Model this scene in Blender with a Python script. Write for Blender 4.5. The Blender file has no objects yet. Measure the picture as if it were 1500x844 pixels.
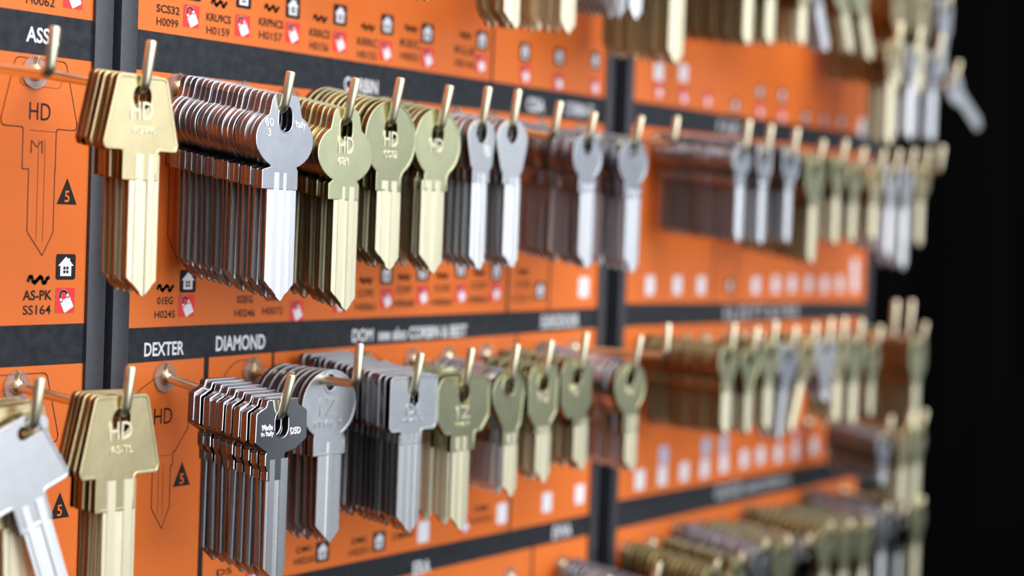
import bpy, bmesh, math, random
from mathutils import Vector, Matrix
random.seed(7)
R = math.radians
SC = bpy.context.scene
COL = SC.collection
MM = 0.001
Z0 = 1.45                      # height of the upper row of hooks above the floor

# ------------------------------------------------------------------ the camera and its bearings to the board
F, CX, CY = 2700.0, 750.0, 422.0
A = Vector((0.56521221, -0.00824904, 0.8249043))      # along the board, in camera axes (right, down, forward)
U = Vector((0.03744984, -0.99866252, -0.0356467))     # up the board
D = Vector((0.82409506, 0.05104049, -0.56414732))     # out of the board
O = Vector(((60 - CX) / F, (107 - CY) / F, 1)) * .62  # first hook of the upper row

def at(x, y, out=0.0):
    """sight line -> (along, up) in mm on the plane that lies `out` mm in front of the board"""
    r = Vector(((x - CX) / F, (y - CY) / F, 1))
    p = r * ((O.dot(D) + out * MM) / r.dot(D)) - O
    return p.dot(A) / MM, p.dot(U) / MM

def W3(l, h, out):
    return Vector((l * MM, -out * MM, Z0 + h * MM))

cam = bpy.data.cameras.new('camera')
camo = bpy.data.objects.new('camera', cam); COL.objects.link(camo)
cam.sensor_width = 36; cam.lens = F / 1500 * 36; cam.clip_start = .02; cam.clip_end = 60
cl = Vector((-O.dot(A), O.dot(D), Z0 - O.dot(U)))
def tow(v):                                            # camera axes -> world
    return Vector((v.dot(A), -v.dot(D), v.dot(U)))
rx, ry, rz = tow(Vector((1, 0, 0))), tow(Vector((0, -1, 0))), tow(Vector((0, 0, -1)))
m = Matrix((rx, ry, rz)).transposed().to_4x4(); m.translation = cl
camo.matrix_world = m
cam.dof.use_dof = True; cam.dof.focus_distance = .642; cam.dof.aperture_fstop = 5.8
SC.camera = camo

# ------------------------------------------------------------------ materials
def mat(name, col, rough=.5, metal=0.0, noise=0, nscale=300, bump=0, stretch=None, trans=0, spec=.5, noise_r=0, var=0):
    mt = bpy.data.materials.new(name); mt.use_nodes = True
    nt = mt.node_tree; b = nt.nodes['Principled BSDF']
    b.inputs['Base Color'].default_value = (*col, 1); b.inputs['Roughness'].default_value = rough
    b.inputs['Metallic'].default_value = metal; b.inputs['Specular IOR Level'].default_value = spec
    if trans: b.inputs['Transmission Weight'].default_value = trans
    src = None
    if noise or bump or noise_r:
        tc = nt.nodes.new('ShaderNodeTexCoord'); mp = nt.nodes.new('ShaderNodeMapping')
        nz = nt.nodes.new('ShaderNodeTexNoise'); nz.inputs['Scale'].default_value = nscale; nz.inputs['Detail'].default_value = 4
        if stretch: mp.inputs['Scale'].default_value = stretch
        nt.links.new(tc.outputs['Object'], mp.inputs['Vector']); nt.links.new(mp.outputs['Vector'], nz.inputs['Vector'])
        src = nz.outputs['Fac']
    hsv = None
    if noise or var:
        hsv = nt.nodes.new('ShaderNodeHueSaturation'); hsv.inputs['Color'].default_value = (*col, 1)
        val = None
        if noise:
            r = nt.nodes.new('ShaderNodeMapRange'); r.inputs['From Min'].default_value = .3; r.inputs['From Max'].default_value = .7
            r.inputs['To Min'].default_value = 1 - noise; r.inputs['To Max'].default_value = 1 + noise
            nt.links.new(src, r.inputs['Value']); val = r.outputs['Result']
        if var:
            oi = nt.nodes.new('ShaderNodeObjectInfo'); r2 = nt.nodes.new('ShaderNodeMapRange')
            r2.inputs['To Min'].default_value = 1 - var; r2.inputs['To Max'].default_value = 1 + var * .4
            nt.links.new(oi.outputs['Random'], r2.inputs['Value'])
            if val is None: val = r2.outputs['Result']
            else:
                mu = nt.nodes.new('ShaderNodeMath'); mu.operation = 'MULTIPLY'
                nt.links.new(val, mu.inputs[0]); nt.links.new(r2.outputs['Result'], mu.inputs[1]); val = mu.outputs[0]
        nt.links.new(val, hsv.inputs['Value']); nt.links.new(hsv.outputs['Color'], b.inputs['Base Color'])
    if noise_r:
        r = nt.nodes.new('ShaderNodeMapRange'); r.inputs['From Min'].default_value = .3; r.inputs['From Max'].default_value = .7
        r.inputs['To Min'].default_value = max(.02, rough - noise_r); r.inputs['To Max'].default_value = rough + noise_r
        nt.links.new(src, r.inputs['Value']); nt.links.new(r.outputs['Result'], b.inputs['Roughness'])
    if bump:
        bp = nt.nodes.new('ShaderNodeBump'); bp.inputs['Strength'].default_value = bump; bp.inputs['Distance'].default_value = .0002
        nt.links.new(src, bp.inputs['Height']); nt.links.new(bp.outputs['Normal'], b.inputs['Normal'])
    return mt

BR = (.80, .62, .30)
M = {
    'orange': mat('orange_print', (.735, .166, .028), .36, 0, .06, 22, spec=.28),
    'black_print': mat('black_print', (.016, .019, .025), .42, 0, .5, 260, .15, spec=.25),
    'ink': mat('black_ink', (.018, .012, .011), .5, spec=.25),
    'line_ink': mat('brown_line_ink', (.13, .035, .012), .5),
    'red_print': mat('red_print', (.80, .03, .03), .4),
    'white_print': mat('white_print', (.82, .82, .88), .45),
    'grey_print': mat('bluish_grey_print', (.50, .55, .72), .45),
    'letter_white': mat('title_lettering_white', (.78, .80, .84), .45),
    'rail': mat('black_anodised_rail', (.036, .038, .048), .38, 0, .15, 500),
    'slot': mat('black_upright', (.006, .006, .007), .6),
    'wire': mat('zinc_yellow_wire', (.91, .82, .58), .34, 1, .06, 400, .04, (1, .2, 1)),
    'washer': mat('clear_plastic', (.95, .95, .95), .12, 0, trans=.85),
    'brass': mat('brass', (.83, .69, .40), .27, 1, .05, 95, .35, var=.10),
    'brass_blade': mat('brass_milled', (.95, .86, .62), .48, 1, .04, 900, .25, (4, 1, .12), var=.06),
    'olive': mat('brass_green_reflection', (.65, .65, .40), .30, 1, .06, 95, .35, var=.12),  # brass with its greenish reflection put into the colour
    'olive_blade': mat('olive_brass_milled', (.93, .86, .63), .48, 1, .04, 900, .25, (4, 1, .12), var=.08),
    'nickel': mat('nickel', (.72, .74, .79), .25, 1, .04, 95, .35, var=.08),
    'nickel_blade': mat('nickel_milled', (.86, .87, .90), .46, 1, .04, 900, .25, (4, 1, .12), var=.06),
    'steel': mat('dull_nickel', (.62, .64, .67), .42, 1, .05, 240, .06, var=.08),
    'steel_blade': mat('dull_nickel_milled', (.66, .67, .69), .42, 1, .06, 240, .12, (1, 1, 12), var=.10),
    'mirror': mat('polished_nickel', (.74, .75, .79), .06, 1, .03, 200, 0, var=.06),
    'mirror_blade': mat('polished_nickel_milled', (.80, .81, .84), .34, 1, .05, 240, .12, (1, 1, 12), var=.06),
    'chrome': mat('bright_nickel', (.78, .78, .80), .34, 1, .03, 200, .05, var=.05),
    'chrome_blade': mat('bright_nickel_milled', (.97, .97, .98), .50, 1, .03, 900, .25, (4, 1, .12), var=.04),
    'brass_edge_shade': mat('brass_edge_shaded', (.27, .18, .08), .34, 1, .2, 900, .1, (1, 6, 1), var=.25),  # edge colours darkened to carry the shade in the gaps of a stack
    'nickel_edge_shade': mat('nickel_edge_shaded', (.28, .255, .26), .30, 1, .2, 900, .1, (1, 6, 1), var=.25),
    'stamp_white': mat('white_stamping', (.86, .86, .86), .5),
    'wall': mat('black_wall', (.0022, .002, .0019), 1, 0, .4, 1.5, stretch=(3, 1, .3), spec=0),
    'floor': mat('dark_floor', (.002, .002, .002), 1, 0, .2, 6, spec=0),
}
WORD = {'brass': 'brass', 'olive': 'greenish brass', 'nickel': 'nickel', 'steel': 'grey steel', 'mirror': 'polished nickel', 'chrome': 'bright nickel'}

# ------------------------------------------------------------------ helpers
def link(name, me, mts=None, parent=None, loc=None):
    o = bpy.data.objects.new(name, me); COL.objects.link(o)
    if mts is not None:
        for x in (mts if isinstance(mts, (list, tuple)) else [mts]): me.materials.append(x)
    if parent: o.parent = parent
    if loc is not None: o.location = loc
    return o

def empty(name, loc):
    o = bpy.data.objects.new(name, None); COL.objects.link(o); o.location = loc; o.empty_display_size = .01
    return o

def tag(o, label=None, cat=None, group=None, kind=None):
    for k, v in (('label', label), ('category', cat), ('group', group), ('kind', kind)):
        if v: o[k] = v
    return o

def to_mesh(bm, name, smooth=30):
    me = bpy.data.meshes.new(name)
    bmesh.ops.recalc_face_normals(bm, faces=bm.faces)
    bm.to_mesh(me); bm.free()
    if smooth:
        for p in me.polygons: p.use_smooth = True
        me.set_sharp_from_angle(angle=R(smooth))
    return me

def box(bm, x0, x1, y0, y1, z0, z1, bev=0):
    g = bmesh.ops.create_cube(bm, size=1)
    vs = g['verts']
    bmesh.ops.scale(bm, vec=(x1 - x0, y1 - y0, z1 - z0), verts=vs)
    bmesh.ops.translate(bm, vec=((x0 + x1) / 2, (y0 + y1) / 2, (z0 + z1) / 2), verts=vs)
    if bev:
        es = list({e for v in vs for e in v.link_edges})
        bmesh.ops.bevel(bm, geom=es, offset=bev, segments=2, affect='EDGES', profile=.5)

def tube(bm, pts, r, seg=14, caps=True):
    rings = []
    n = len(pts)
    side = Vector((1, 0, 0))
    for i, p in enumerate(pts):
        t = (pts[min(i + 1, n - 1)] - pts[max(i - 1, 0)]).normalized()
        s = (side - t * side.dot(t)).normalized(); u = t.cross(s)
        rr = r[i] if isinstance(r, list) else r
        rings.append([bm.verts.new(p + (s * math.cos(a) + u * math.sin(a)) * rr) for a in [2 * math.pi * k / seg for k in range(seg)]])
    for a, b in zip(rings, rings[1:]):
        for k in range(seg):
            bm.faces.new((a[k], a[(k + 1) % seg], b[(k + 1) % seg], b[k]))
    if caps:
        bm.faces.new(rings[0][::-1]); bm.faces.new(rings[-1])

def fillet(cs, seg=5):
    """corner list (x, z, radius) -> rounded outline"""
    out = []
    n = len(cs)
    for i, (x, z, r) in enumerate(cs):
        p = Vector((x, z)); a = Vector(cs[i - 1][:2]) - p; b = Vector(cs[(i + 1) % n][:2]) - p
        la, lb = a.length, b.length
        if r <= 0 or la < 1e-6 or lb < 1e-6: out.append((x, z)); continue
        a /= la; b /= lb
        ang = a.angle(b)
        if ang > 3.10: out.append((x, z)); continue
        d = min(r / math.tan(ang / 2), la * .48, lb * .48); rr = d * math.tan(ang / 2)
        c = p + (a + b).normalized() * (rr / math.sin(ang / 2))
        s, e = p + a * d - c, p + b * d - c
        a0 = math.atan2(s.y, s.x); da = math.atan2(e.y, e.x) - a0
        while da > math.pi: da -= 2 * math.pi
        while da < -math.pi: da += 2 * math.pi
        for k in range(seg + 1):
            t = a0 + da * k / seg
            out.append((c.x + rr * math.cos(t), c.y + rr * math.sin(t)))
    return out

def arc(cx, cz, rx_, rz_, a0, a1, n):
    return [(cx + rx_ * math.cos(R(a0 + (a1 - a0) * k / n)), cz + rz_ * math.sin(R(a0 + (a1 - a0) * k / n)), 0) for k in range(n + 1)]

def inset(poly, d):
    """move a closed outline inwards by d"""
    n = len(poly); ar = sum(poly[i - 1][0] * poly[i][1] - poly[i][0] * poly[i - 1][1] for i in range(n))
    s = 1 if ar > 0 else -1
    out = []
    for i in range(n):
        a, p, b = Vector(poly[i - 1]), Vector(poly[i]), Vector(poly[(i + 1) % n])
        e1, e2 = (p - a), (b - p)
        if e1.length < 1e-6 or e2.length < 1e-6: out.append(poly[i]); continue
        n1 = Vector((-e1.y, e1.x)).normalized() * s; n2 = Vector((-e2.y, e2.x)).normalized() * s
        v = n1 + n2
        if v.length < 1e-6: v = n1
        v.normalize(); k = max(.5, v.dot(n1))
        out.append((p.x + v.x * d / k, p.y + v.y * d / k))
    return out

def plate(bm, polys, thick, bev, y=0.0):
    """extruded, bevelled plate from outlines in mm (first outer, others holes) added to bm in metres; faces look along -Y"""
    cu = bpy.data.curves.new('plate', 'CURVE'); cu.dimensions = '2D'; cu.fill_mode = 'BOTH'
    cu.extrude = thick / 2 - bev; cu.bevel_depth = bev; cu.bevel_resolution = 1; cu.offset = -bev
    for po in polys:
        sp = cu.splines.new('POLY'); sp.points.add(len(po) - 1)
        for q, (x, z) in zip(sp.points, po): q.co = (x, z, 0, 1)
        sp.use_cyclic_u = True
    o = bpy.data.objects.new('plate', cu); COL.objects.link(o)
    dg = bpy.context.evaluated_depsgraph_get()
    me = bpy.data.meshes.new_from_object(o.evaluated_get(dg))
    bpy.data.objects.remove(o); bpy.data.curves.remove(cu)
    me.transform(Matrix.Translation((0, y * MM, 0)) @ Matrix.Rotation(math.pi / 2, 4, 'X') @ Matrix.Scale(MM, 4))
    bm.from_mesh(me); bpy.data.meshes.remove(me)
    bmesh.ops.remove_doubles(bm, verts=bm.verts, dist=2e-6)

def text_mesh(s, x0, x1, z0, z1, extrude=0.0, bold=.012, y=0.0):
    """lettering fitted into a box (mm), looking along -Y"""
    cu = bpy.data.curves.new('t', 'FONT'); cu.body = s; cu.size = 1; cu.offset = bold; cu.resolution_u = 3; cu.extrude = .02 if extrude else 0
    o = bpy.data.objects.new('t', cu); COL.objects.link(o)
    dg = bpy.context.evaluated_depsgraph_get()
    me = bpy.data.meshes.new_from_object(o.evaluated_get(dg))
    bpy.data.objects.remove(o); bpy.data.curves.remove(cu)
    xs = [v.co.x for v in me.vertices]; ys = [v.co.y for v in me.vertices]
    sx = (x1 - x0) / (max(xs) - min(xs)); sz = (z1 - z0) / (max(ys) - min(ys)); mx, my = min(xs), min(ys)
    for v in me.vertices:
        x, yy, zz = v.co
        v.co = ((x0 + (x - mx) * sx) * MM, (y - (zz / .02) * extrude) * MM, (z0 + (yy - my) * sz) * MM)
    return me

# ------------------------------------------------------------------ hooks
ROW = {0: 105.0, 1: 0.0, 2: -105.5, 3: -212.0}
def hook(l0, h0, l1, h1, L, up, label, group):
    """wire hook from the board at (l0,h0) to its bend at (l1,h1), L mm out"""
    root = empty('wire_hook', W3(l0, h0, 0)); tag(root, label, 'hook', group)
    d = Vector((l1 - l0, -L, h1 - h0)); dn = d.normalized()
    upv = Vector((0, 0, 1)); upv = (upv - dn * upv.dot(dn)).normalized()
    upv = (upv - dn * -.05).normalized()
    rb = 2.8; pts = [Vector((0, 0, 0)), d * .5]
    e = d
    for k in range(7):
        a = math.pi / 2 * k / 6
        pts.append(e - dn * rb + dn * rb * math.sin(a) + upv * rb * (1 - math.cos(a)))
    top = e + upv * up
    pts += [top - upv * .5, top]
    rr = [1.7] * (len(pts) - 1) + [1.4]
    bm = bmesh.new(); tube(bm, [p * MM for p in pts], [x * MM for x in rr], 16)
    link('wire', to_mesh(bm, 'wire', 40), M['wire'], root)
    bm = bmesh.new()
    tube(bm, [Vector((0, -.1, 0)) * MM, Vector((0, -1.0, 0)) * MM, Vector((0, -2.2, -.1)) * MM, Vector((0, -3.0, -.2)) * MM], [2.9 * MM, 2.9 * MM, 2.5 * MM, 1.6 * MM], 18)
    tube(bm, [Vector((0, -.6, 2)) * MM, Vector((0, -1.2, 4.2)) * MM, Vector((0, -2.0, 5.2)) * MM], [.9 * MM, .8 * MM, .7 * MM], 10)
    link('base_fitting', to_mesh(bm, 'base_fitting', 40), M['wire'], root)
    bm = bmesh.new()
    c = bmesh.ops.create_circle(bm, segments=24, radius=5.5 * MM); e1 = bm.edges[:]
    r2 = bmesh.ops.create_circle(bm, segments=24, radius=3.0 * MM); 
    bmesh.ops.bridge_loops(bm, edges=bm.edges[:])
    ex = bmesh.ops.extrude_face_region(bm, geom=bm.faces[:])
    bmesh.ops.translate(bm, vec=(0, 0, .8 * MM), verts=[v for v in ex['geom'] if isinstance(v, bmesh.types.BMVert)])
    bm.transform(Matrix.Rotation(math.pi / 2, 4, 'X'))
    link('washer', to_mesh(bm, 'washer', 40), M['washer'], root)
    return root

# ------------------------------------------------------------------ key blanks
def bow_outline(kind, w, h, nl, nr, nh):
    """outline of bow + neck; z runs from 0 (top) to -h, the neck from x nl to nr goes nh further down"""
    a = w / 2
    neck = [(nr, -h, 1.0), (nr, -h - nh, .4), (nl, -h - nh, .4), (nl, -h, 1.0)]
    if kind == 'trapezoid':
        b = [(-a * .66, 0, 2.2), (a * .66, 0, 2.2), (a, -h * .90, 2.0), (a * .97, -h, 1.8)]
        return b + neck + [(-a * .97, -h, 1.8), (-a, -h * .90, 2.0)]
    if kind == 'lobed':
        rr = h * .395; cz = -h + rr; lug = a * .46
        th = math.degrees(math.asin(.80)); b = []
        b += [(-lug * .86, 0, 2.8), (lug * .86, 0, 2.8), (lug * 1.06, -h * .10, 1.5), (lug * 1.18, -h * .23, 1.5)]
        b += arc(0, cz, a, rr, 55, -64, 22)
        l = arc(0, cz, a, rr, 244, 125, 22)
        return b + [(nr, -h - .2, .6), (nr, -h - nh, .4), (nl, -h - nh, .4), (nl, -h - .2, .6)] + l + [(-lug * 1.18, -h * .23, 1.5), (-lug * 1.06, -h * .10, 1.5)]
    if kind == 'oval':
        b = arc(0, -h * .5, a, h * .5, 90, -58, 26)
        l = arc(0, -h * .5, a, h * .5, 238, 92, 26)
        return b + [(nr, -h, 1.5), (nr, -h - nh, .4), (nl, -h - nh, .4), (nl, -h, 1.5)] + l
    if kind == 'egg':
        b = arc(0, -h * .38, a, h * .38, 90, 0, 14) + [(a * .93, -h * .55, 4), (nr * 1.25, -h * .92, 4)]
        l = [(nl * 1.25, -h * .92, 4), (-a * .93, -h * .55, 4)] + arc(0, -h * .38, a, h * .38, 180, 92, 14)
        return b + [(nr, -h, 1.5), (nr, -h - nh, .4), (nl, -h - nh, .4), (nl, -h, 1.5)] + l
    if kind == 'square':
        return [(-a, 0, 2.4), (a, 0, 2.4), (a, -h, 2.6)] + neck + [(-a, -h, 2.6)]
    if kind == 'shouldered':
        return [(-a * .88, 0, 4.5), (a * .88, 0, 4.5), (a, -h * .2, 3), (a, -h * .74, 3), (a * .70, -h, 3)] + neck + [(-a * .70, -h, 3), (-a, -h * .74, 3), (-a, -h * .2, 3)]
    if kind == 'oblong':
        return [(-a * .8, 0, 2.5), (a * .8, 0, 2.5), (a, -h * .2, 2.5), (a * .95, -h * .8, 2.5), (a * .6, -h, 2)] + neck + [(-a * .6, -h, 2), (-a * .95, -h * .8, 2.5), (-a, -h * .2, 2.5)]
    if kind == 'stepped':
        return [(-a * .56, 0, 1.0), (a * .62, 0, 1.0), (a * .64, -h * .12, 1.2), (a * .98, -h * .22, 1.6), (a, -h * .74, 1.2), (a * .55, -h * .92, 1.6),
                (nr * 1.15, -h * .96, .6), (nr * 1.15, -h - nh * .35, .6), (nr, -h - nh * .6, .5), (nr, -h - nh, .3), (nl, -h - nh, .3), (nl, -h - nh * .6, .5), (nl * 1.15, -h - nh * .35, .6), (nl * 1.15, -h * .96, .6),
                (-a * .55, -h * .92, 1.6), (-a, -h * .74, 1.2), (-a * .98, -h * .22, 1.6), (-a * .62, -h * .12, 1.2)]
    if kind == 'hexagon':
        return [(0, 0, 2.5), (a, -h * .22, 2.5), (a, -h * .72, 2.5), (a * .5, -h, 2)] + neck + [(-a * .5, -h, 2), (-a, -h * .72, 2.5), (-a, -h * .22, 2.5)]
    raise ValueError(kind)

# cross-sections of the milled blades: (fraction across, fraction of thickness cut away from the face)
PROFILE = {
    'two_groove': [(0, .26), (.16, .20), (.18, .02), (.42, .0), (.46, .34), (.56, .34), (.60, .0), (.80, .0), (.84, .20), (1, .22)],
    'ridge': [(0, .28), (.38, .16), (.42, .0), (.62, .0), (.66, .22), (1, .24)],
    'centre_groove': [(0, .24), (.10, .22), (.13, 0), (.36, 0), (.40, .38), (.60, .30), (.64, 0), (.88, 0), (.91, .16), (1, .18)],
    'fine': [(0, .26), (.18, .22), (.21, .0), (.38, .0), (.41, .26), (.50, .22), (.53, 0), (.64, .0), (.67, .22), (.76, .22), (.79, .04), (1, .08)],
}
def blade_mesh(xl, xr, ztop, ztip, thick, prof, tl=.38, tip_h=None):
    w = xr - xl; t = thick
    p = PROFILE[prof]
    front = [(xl + f * w, -t / 2 + d * t) for f, d in p]
    back = [(xl + w, t * .34), (xl + w * .84, t * .36), (xl + w * .80, t / 2), (xl + w * .62, t / 2), (xl + w * .60, t * .30), (xl + w * .45, t * .30), (xl + w * .42, t / 2), (xl + w * .26, t / 2), (xl + w * .22, t * .28), (xl, t * .26)]
    ring = front + back
    bm = bmesh.new()
    v0 = [bm.verts.new((x * MM, y * MM, ztop * MM)) for x, y in ring]
    v1 = [bm.verts.new((x * MM, y * MM, (ztip - .5) * MM)) for x, y in ring]
    n = len(ring)
    for k in range(n): bm.faces.new((v0[k], v0[(k + 1) % n], v1[(k + 1) % n], v1[k]))
    bm.faces.new(v0[::-1]); bm.faces.new(v1)
    bmesh.ops.triangulate(bm, faces=[f for f in bm.faces if len(f.verts) > 4])
    px = xl + w * (1 - tl)                             # the point of the V
    th = tip_h or w * .55
    for s, q in ((-1, xl), (1, xr)):
        hh = th * abs(px - q) / (w * .62)
        dx, dz = abs(px - q), min(hh, th * 1.1)
        no = Vector((s * dz, 0, -dx)).normalized()
        bmesh.ops.bisect_plane(bm, geom=bm.verts[:] + bm.edges[:] + bm.faces[:], plane_co=(px * MM, 0, ztip * MM), plane_no=no, clear_outer=True)
        bmesh.ops.holes_fill(bm, edges=[e for e in bm.edges if e.is_boundary])
    bmesh.ops.triangulate(bm, faces=[f for f in bm.faces if len(f.verts) > 4])
    return to_mesh(bm, 'blade', 14)

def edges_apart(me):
    """darker second slot for the rims: shade between stacked keys put into colour"""
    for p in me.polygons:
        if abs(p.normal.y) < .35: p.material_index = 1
def key_meshes(kind, w, h, top, nl, nr, nh, bl, br, tip, thick=2.1, hole=(6.6, 7.2), rim=0, ring=0, prof='two_groove', tl=.38, bev=.22, groove_up=0, hx=0):
    groove_up = groove_up or max(0, nh - 1.0)
    """bow and blade meshes; origin at the top of the hole. `top` is the metal above the hole; tip is measured below the top of the bow"""
    ol = fillet(bow_outline(kind, w, h, nl, nr, nh))
    ol = [(x, z + top) for x, z in ol]
    hw, hh = hole
    hr = min(hw, hh) * .49; ho = [(x + hx, z) for x, z in fillet([(-hw / 2, 0, hr), (hw / 2, 0, hr), (hw / 2, -hh, hr), (-hw / 2, -hh, hr)], 7)]
    bm = bmesh.new()
    if rim:
        plate(bm, [ol, ho], thick - .45, .12)
        b2 = bmesh.new(); plate(b2, [ol, inset(ol, rim)], thick, bev); me = bpy.data.meshes.new('x'); b2.to_mesh(me); b2.free(); bm.from_mesh(me); bpy.data.meshes.remove(me)
    else:
        plate(bm, [ol, ho], thick, bev)
    if ring:
        b2 = bmesh.new(); plate(b2, [inset(ho, -ring), ho], thick + (.1 if not rim else .05), .2); me = bpy.data.meshes.new('x'); b2.to_mesh(me); b2.free(); bm.from_mesh(me); bpy.data.meshes.remove(me)
    bow = to_mesh(bm, 'bow', 20)
    blade = blade_mesh(bl, br, top - h - nh + groove_up, top - tip, thick * .64, prof, tl)
    blade.transform(Matrix.Translation((0, -(thick * .18 + .015) * MM, 0)))
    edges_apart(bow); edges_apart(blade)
    if hx:
        for me in (bow, blade): me.transform(Matrix.Translation((-hx * MM, 0, 0)))
    return bow, blade

ORD = ['front', 'second', 'third', 'fourth', 'fifth', 'sixth', 'seventh', 'eighth', 'ninth', 'tenth', 'eleventh', 'twelfth', 'thirteenth', 'fourteenth', 'fifteenth', 'sixteenth', 'seventeenth', 'eighteenth', 'nineteenth', 'twentieth', 'twenty-first', 'twenty-second', 'twenty-third', 'twenty-fourth', 'twenty-fifth']
STACKS = []          # collected first, so that the largest in view become single keys
def stack(place, l0, h0, l1, h1, L, fo, n, span, finish, kind, meshes, up=17, swing=0, text=None, swing_j=1.2, gaps=None, yaw=0, offx=0):
    STACKS.append(dict(place=place, l0=l0, h0=h0, l1=l1, h1=h1, L=L, fo=fo, n=n, span=span, finish=finish, kind=kind, meshes=meshes, up=up, swing=swing, text=text, swing_j=swing_j, gaps=gaps, yaw=yaw))

def thick_of(span, n, gaps):
    return 2.1 if gaps or n < 2 else min(2.9, max(1.9, min(span, 44) / (n - 1) * .95))
def px_stack(row, bend, top_y, head, blade, kind, finish, n, span, L=52, fo=50.3, neck=None, nh=None, text=None, hole=None, place='', gaps=None, swing=0, h0=None, lx=None, swing_j=1.2, rear=None, **kw):
    """a stack whose front key is measured from its sight lines: head (xl, xr, y_top, y_bottom), blade (xl, xr, y_tip)"""
    l1, h1 = at(*bend, L)
    l0 = l1 if lx is None else lx
    h0 = ROW[row] if h0 is None else h0
    up = at(bend[0], top_y, L)[1] - h1
    wl = l0 + (l1 - l0) * fo / L; wh = h0 + (h1 - h0) * fo / L
    xl, xr, yt, yb = head
    ym = (yt + yb) / 2; xm = (xl + xr) / 2
    a, b = at(xl, ym, fo)[0], at(xr, ym, fo)[0]
    ht, hb = at(xm, yt, fo)[1], at(xm, yb, fo)[1]
    bxl, bxr, byt = blade
    yy = (yb + byt) / 2
    c, d = at(bxl, yy, fo)[0], at(bxr, yy, fo)[0]
    tip = ht - at((bxl + bxr) / 2, byt, fo)[1]
    w = b - a; cx = (a + b) / 2
    top = max(1.9, ht - (wh + 1.6))
    bl, br = c - cx, d - cx
    nk = neck or (bl - 1.2, br + .4)
    if neck: nk = (at(neck[0], yb, fo)[0] - cx, at(neck[1], yb, fo)[0] - cx)
    th = thick_of(span, n, gaps)
    ms = key_meshes(kind, w, ht - hb, top, nk[0], nk[1], nh if nh is not None else 6, bl, br, tip, hole=hole or (7.8, 8.2), thick=th, **kw)
    stack(place, l0, h0, l1, h1, L, fo, n, span, finish, kind, ms, up, swing, text, swing_j, gaps)
    STACKS[-1].update(top=top, w=w, h=ht - hb, ox=cx - wl, thick=th, rim=kw.get('rim', 0), rear=rear)

def mm_stack(row, bend, tip_y, w, h, bw, kind, finish, n, span, L=52, fo=50, swing=0, place='', up=16, h0=None, top=4.0, swing_j=1.5, gaps=None, rim=0, tl=.45, total=None, prof='ridge', lift=0, **kw):
    l1, h1 = at(*bend, L) if bend[1] is not None else (bend[0], None)
    h0 = ROW[row] if h0 is None else h0
    if h1 is None or abs(h1 - h0 + 6.5) > 6: h1 = h0 - 6.5
    wh = h0 + (h1 - h0) * fo / L
    tip = total or (wh + 1.6 + top) - at(bend[0], tip_y, fo)[1]
    kw.setdefault('thick', thick_of(span, n, gaps))
    ms = key_meshes(kind, w, h, top, -bw / 2 - 1, bw / 2 + .6, 5, -bw / 2, bw / 2, tip, rim=rim, prof=prof, tl=tl, **kw)
    stack(place, l1, h0, l1, h1, L, fo, n, span, finish, kind, ms, up, swing, None, swing_j, gaps)
    STACKS[-1].update(top=top, w=w, h=h, ox=0)

def bare_hook(row, bend, top_y, place, L=52, h0=None, l=None):
    l1, h1 = at(*bend, L) if l is None else (l, ROW[row] - 6.5)
    h0 = ROW[row] if h0 is None else h0
    up = at(bend[0], top_y, L)[1] - h1 if l is None else 16
    STACKS.append(dict(place=place, l0=l1, h0=h0, l1=l1, h1=h1, L=L, n=0, up=up))

# -------- left panel
bare_hook(1, (72, 109), 38, 'bare at far left of the upper row, left panel')
px_stack(1, (211, 133), 58, (150, 258, 111, 222), (185, 227, 435), 'trapezoid', 'brass', 5, 11, neck=(177, 228), nh=9.5, place='left panel upper row', rim=1.1,
         text=[('HD', -5.2, 4.4, -14.2, -8.4, None), ('AS-PK', -4.0, 5.6, -18.6, -16.2, None)], prof='two_groove', tl=.45)
px_stack(2, (183, 607), 535, (116, 231, 580, 699), (147, 193, 905), 'trapezoid', 'brass', 5, 9.5, neck=(138, 195), nh=11, place='left panel lower row', rim=1.1,
         text=[('HD', -5.2, 4.4, -14.2, -8.4, None), ('AS-TL', -4.6, 5.0, -18.6, -16.2, None)], prof='centre_groove', tl=.45)
# -------- middle panel, upper row
px_stack(1, (415, 163), 103, (371, 456, 139, 250), (386, 428, 442), 'lobed', 'nickel', 17, 42, neck=(380, 433), nh=7.0, place='first stack of middle panel, upper row',
         hole=(7.0, 9.2), ring=.6, prof='fine', text=[('60', -11.0, -6.6, -11.6, -8.8, 'stamp_white'), ('3', -9.6, -7.8, -15.0, -12.4, 'stamp_white'), ('Italy', 5.2, 10.6, -12.0, -8.8, 'stamp_white')], tl=.45)
px_stack(1, (507, 180), 112, (463, 542, 160, 270), (484, 519, 456), 'lobed', 'olive', 10, 24, neck=(478, 522), nh=6, place='second stack of middle panel, upper row',
         hole=(6.8, 8.8), ring=.7, prof='two_groove', text=[('HD', -4.4, 4.0, -16.4, -10.2, None), ('681', -4.4, 1.4, -20.6, -17.8, None)])
px_stack(1, (573, 182), 112, (531, 606, 148, 262), (548, 582, 397), 'oval', 'olive', 12, 31, neck=(547, 584), nh=5, place='third stack of middle panel, upper row', rim=1.0,
         text=[('HD', -4.4, 4.2, -17.4, -11.6, None), ('CO92', -4.0, 4.0, -21.6, -18.8, None)])
px_stack(1, (645, 190), 123, (606, 671, 160, 262), (614, 646, 402), 'oval', 'olive', 9, 27, neck=(619, 652), nh=5, place='fourth stack of middle panel, upper row', rim=.9,
         text=[('HD', -5.0, 3.0, -17.0, -11.6, None)], gaps=[0, 3.2, 6.2, 9.0, 14, 17, 20, 24, 27])
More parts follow.
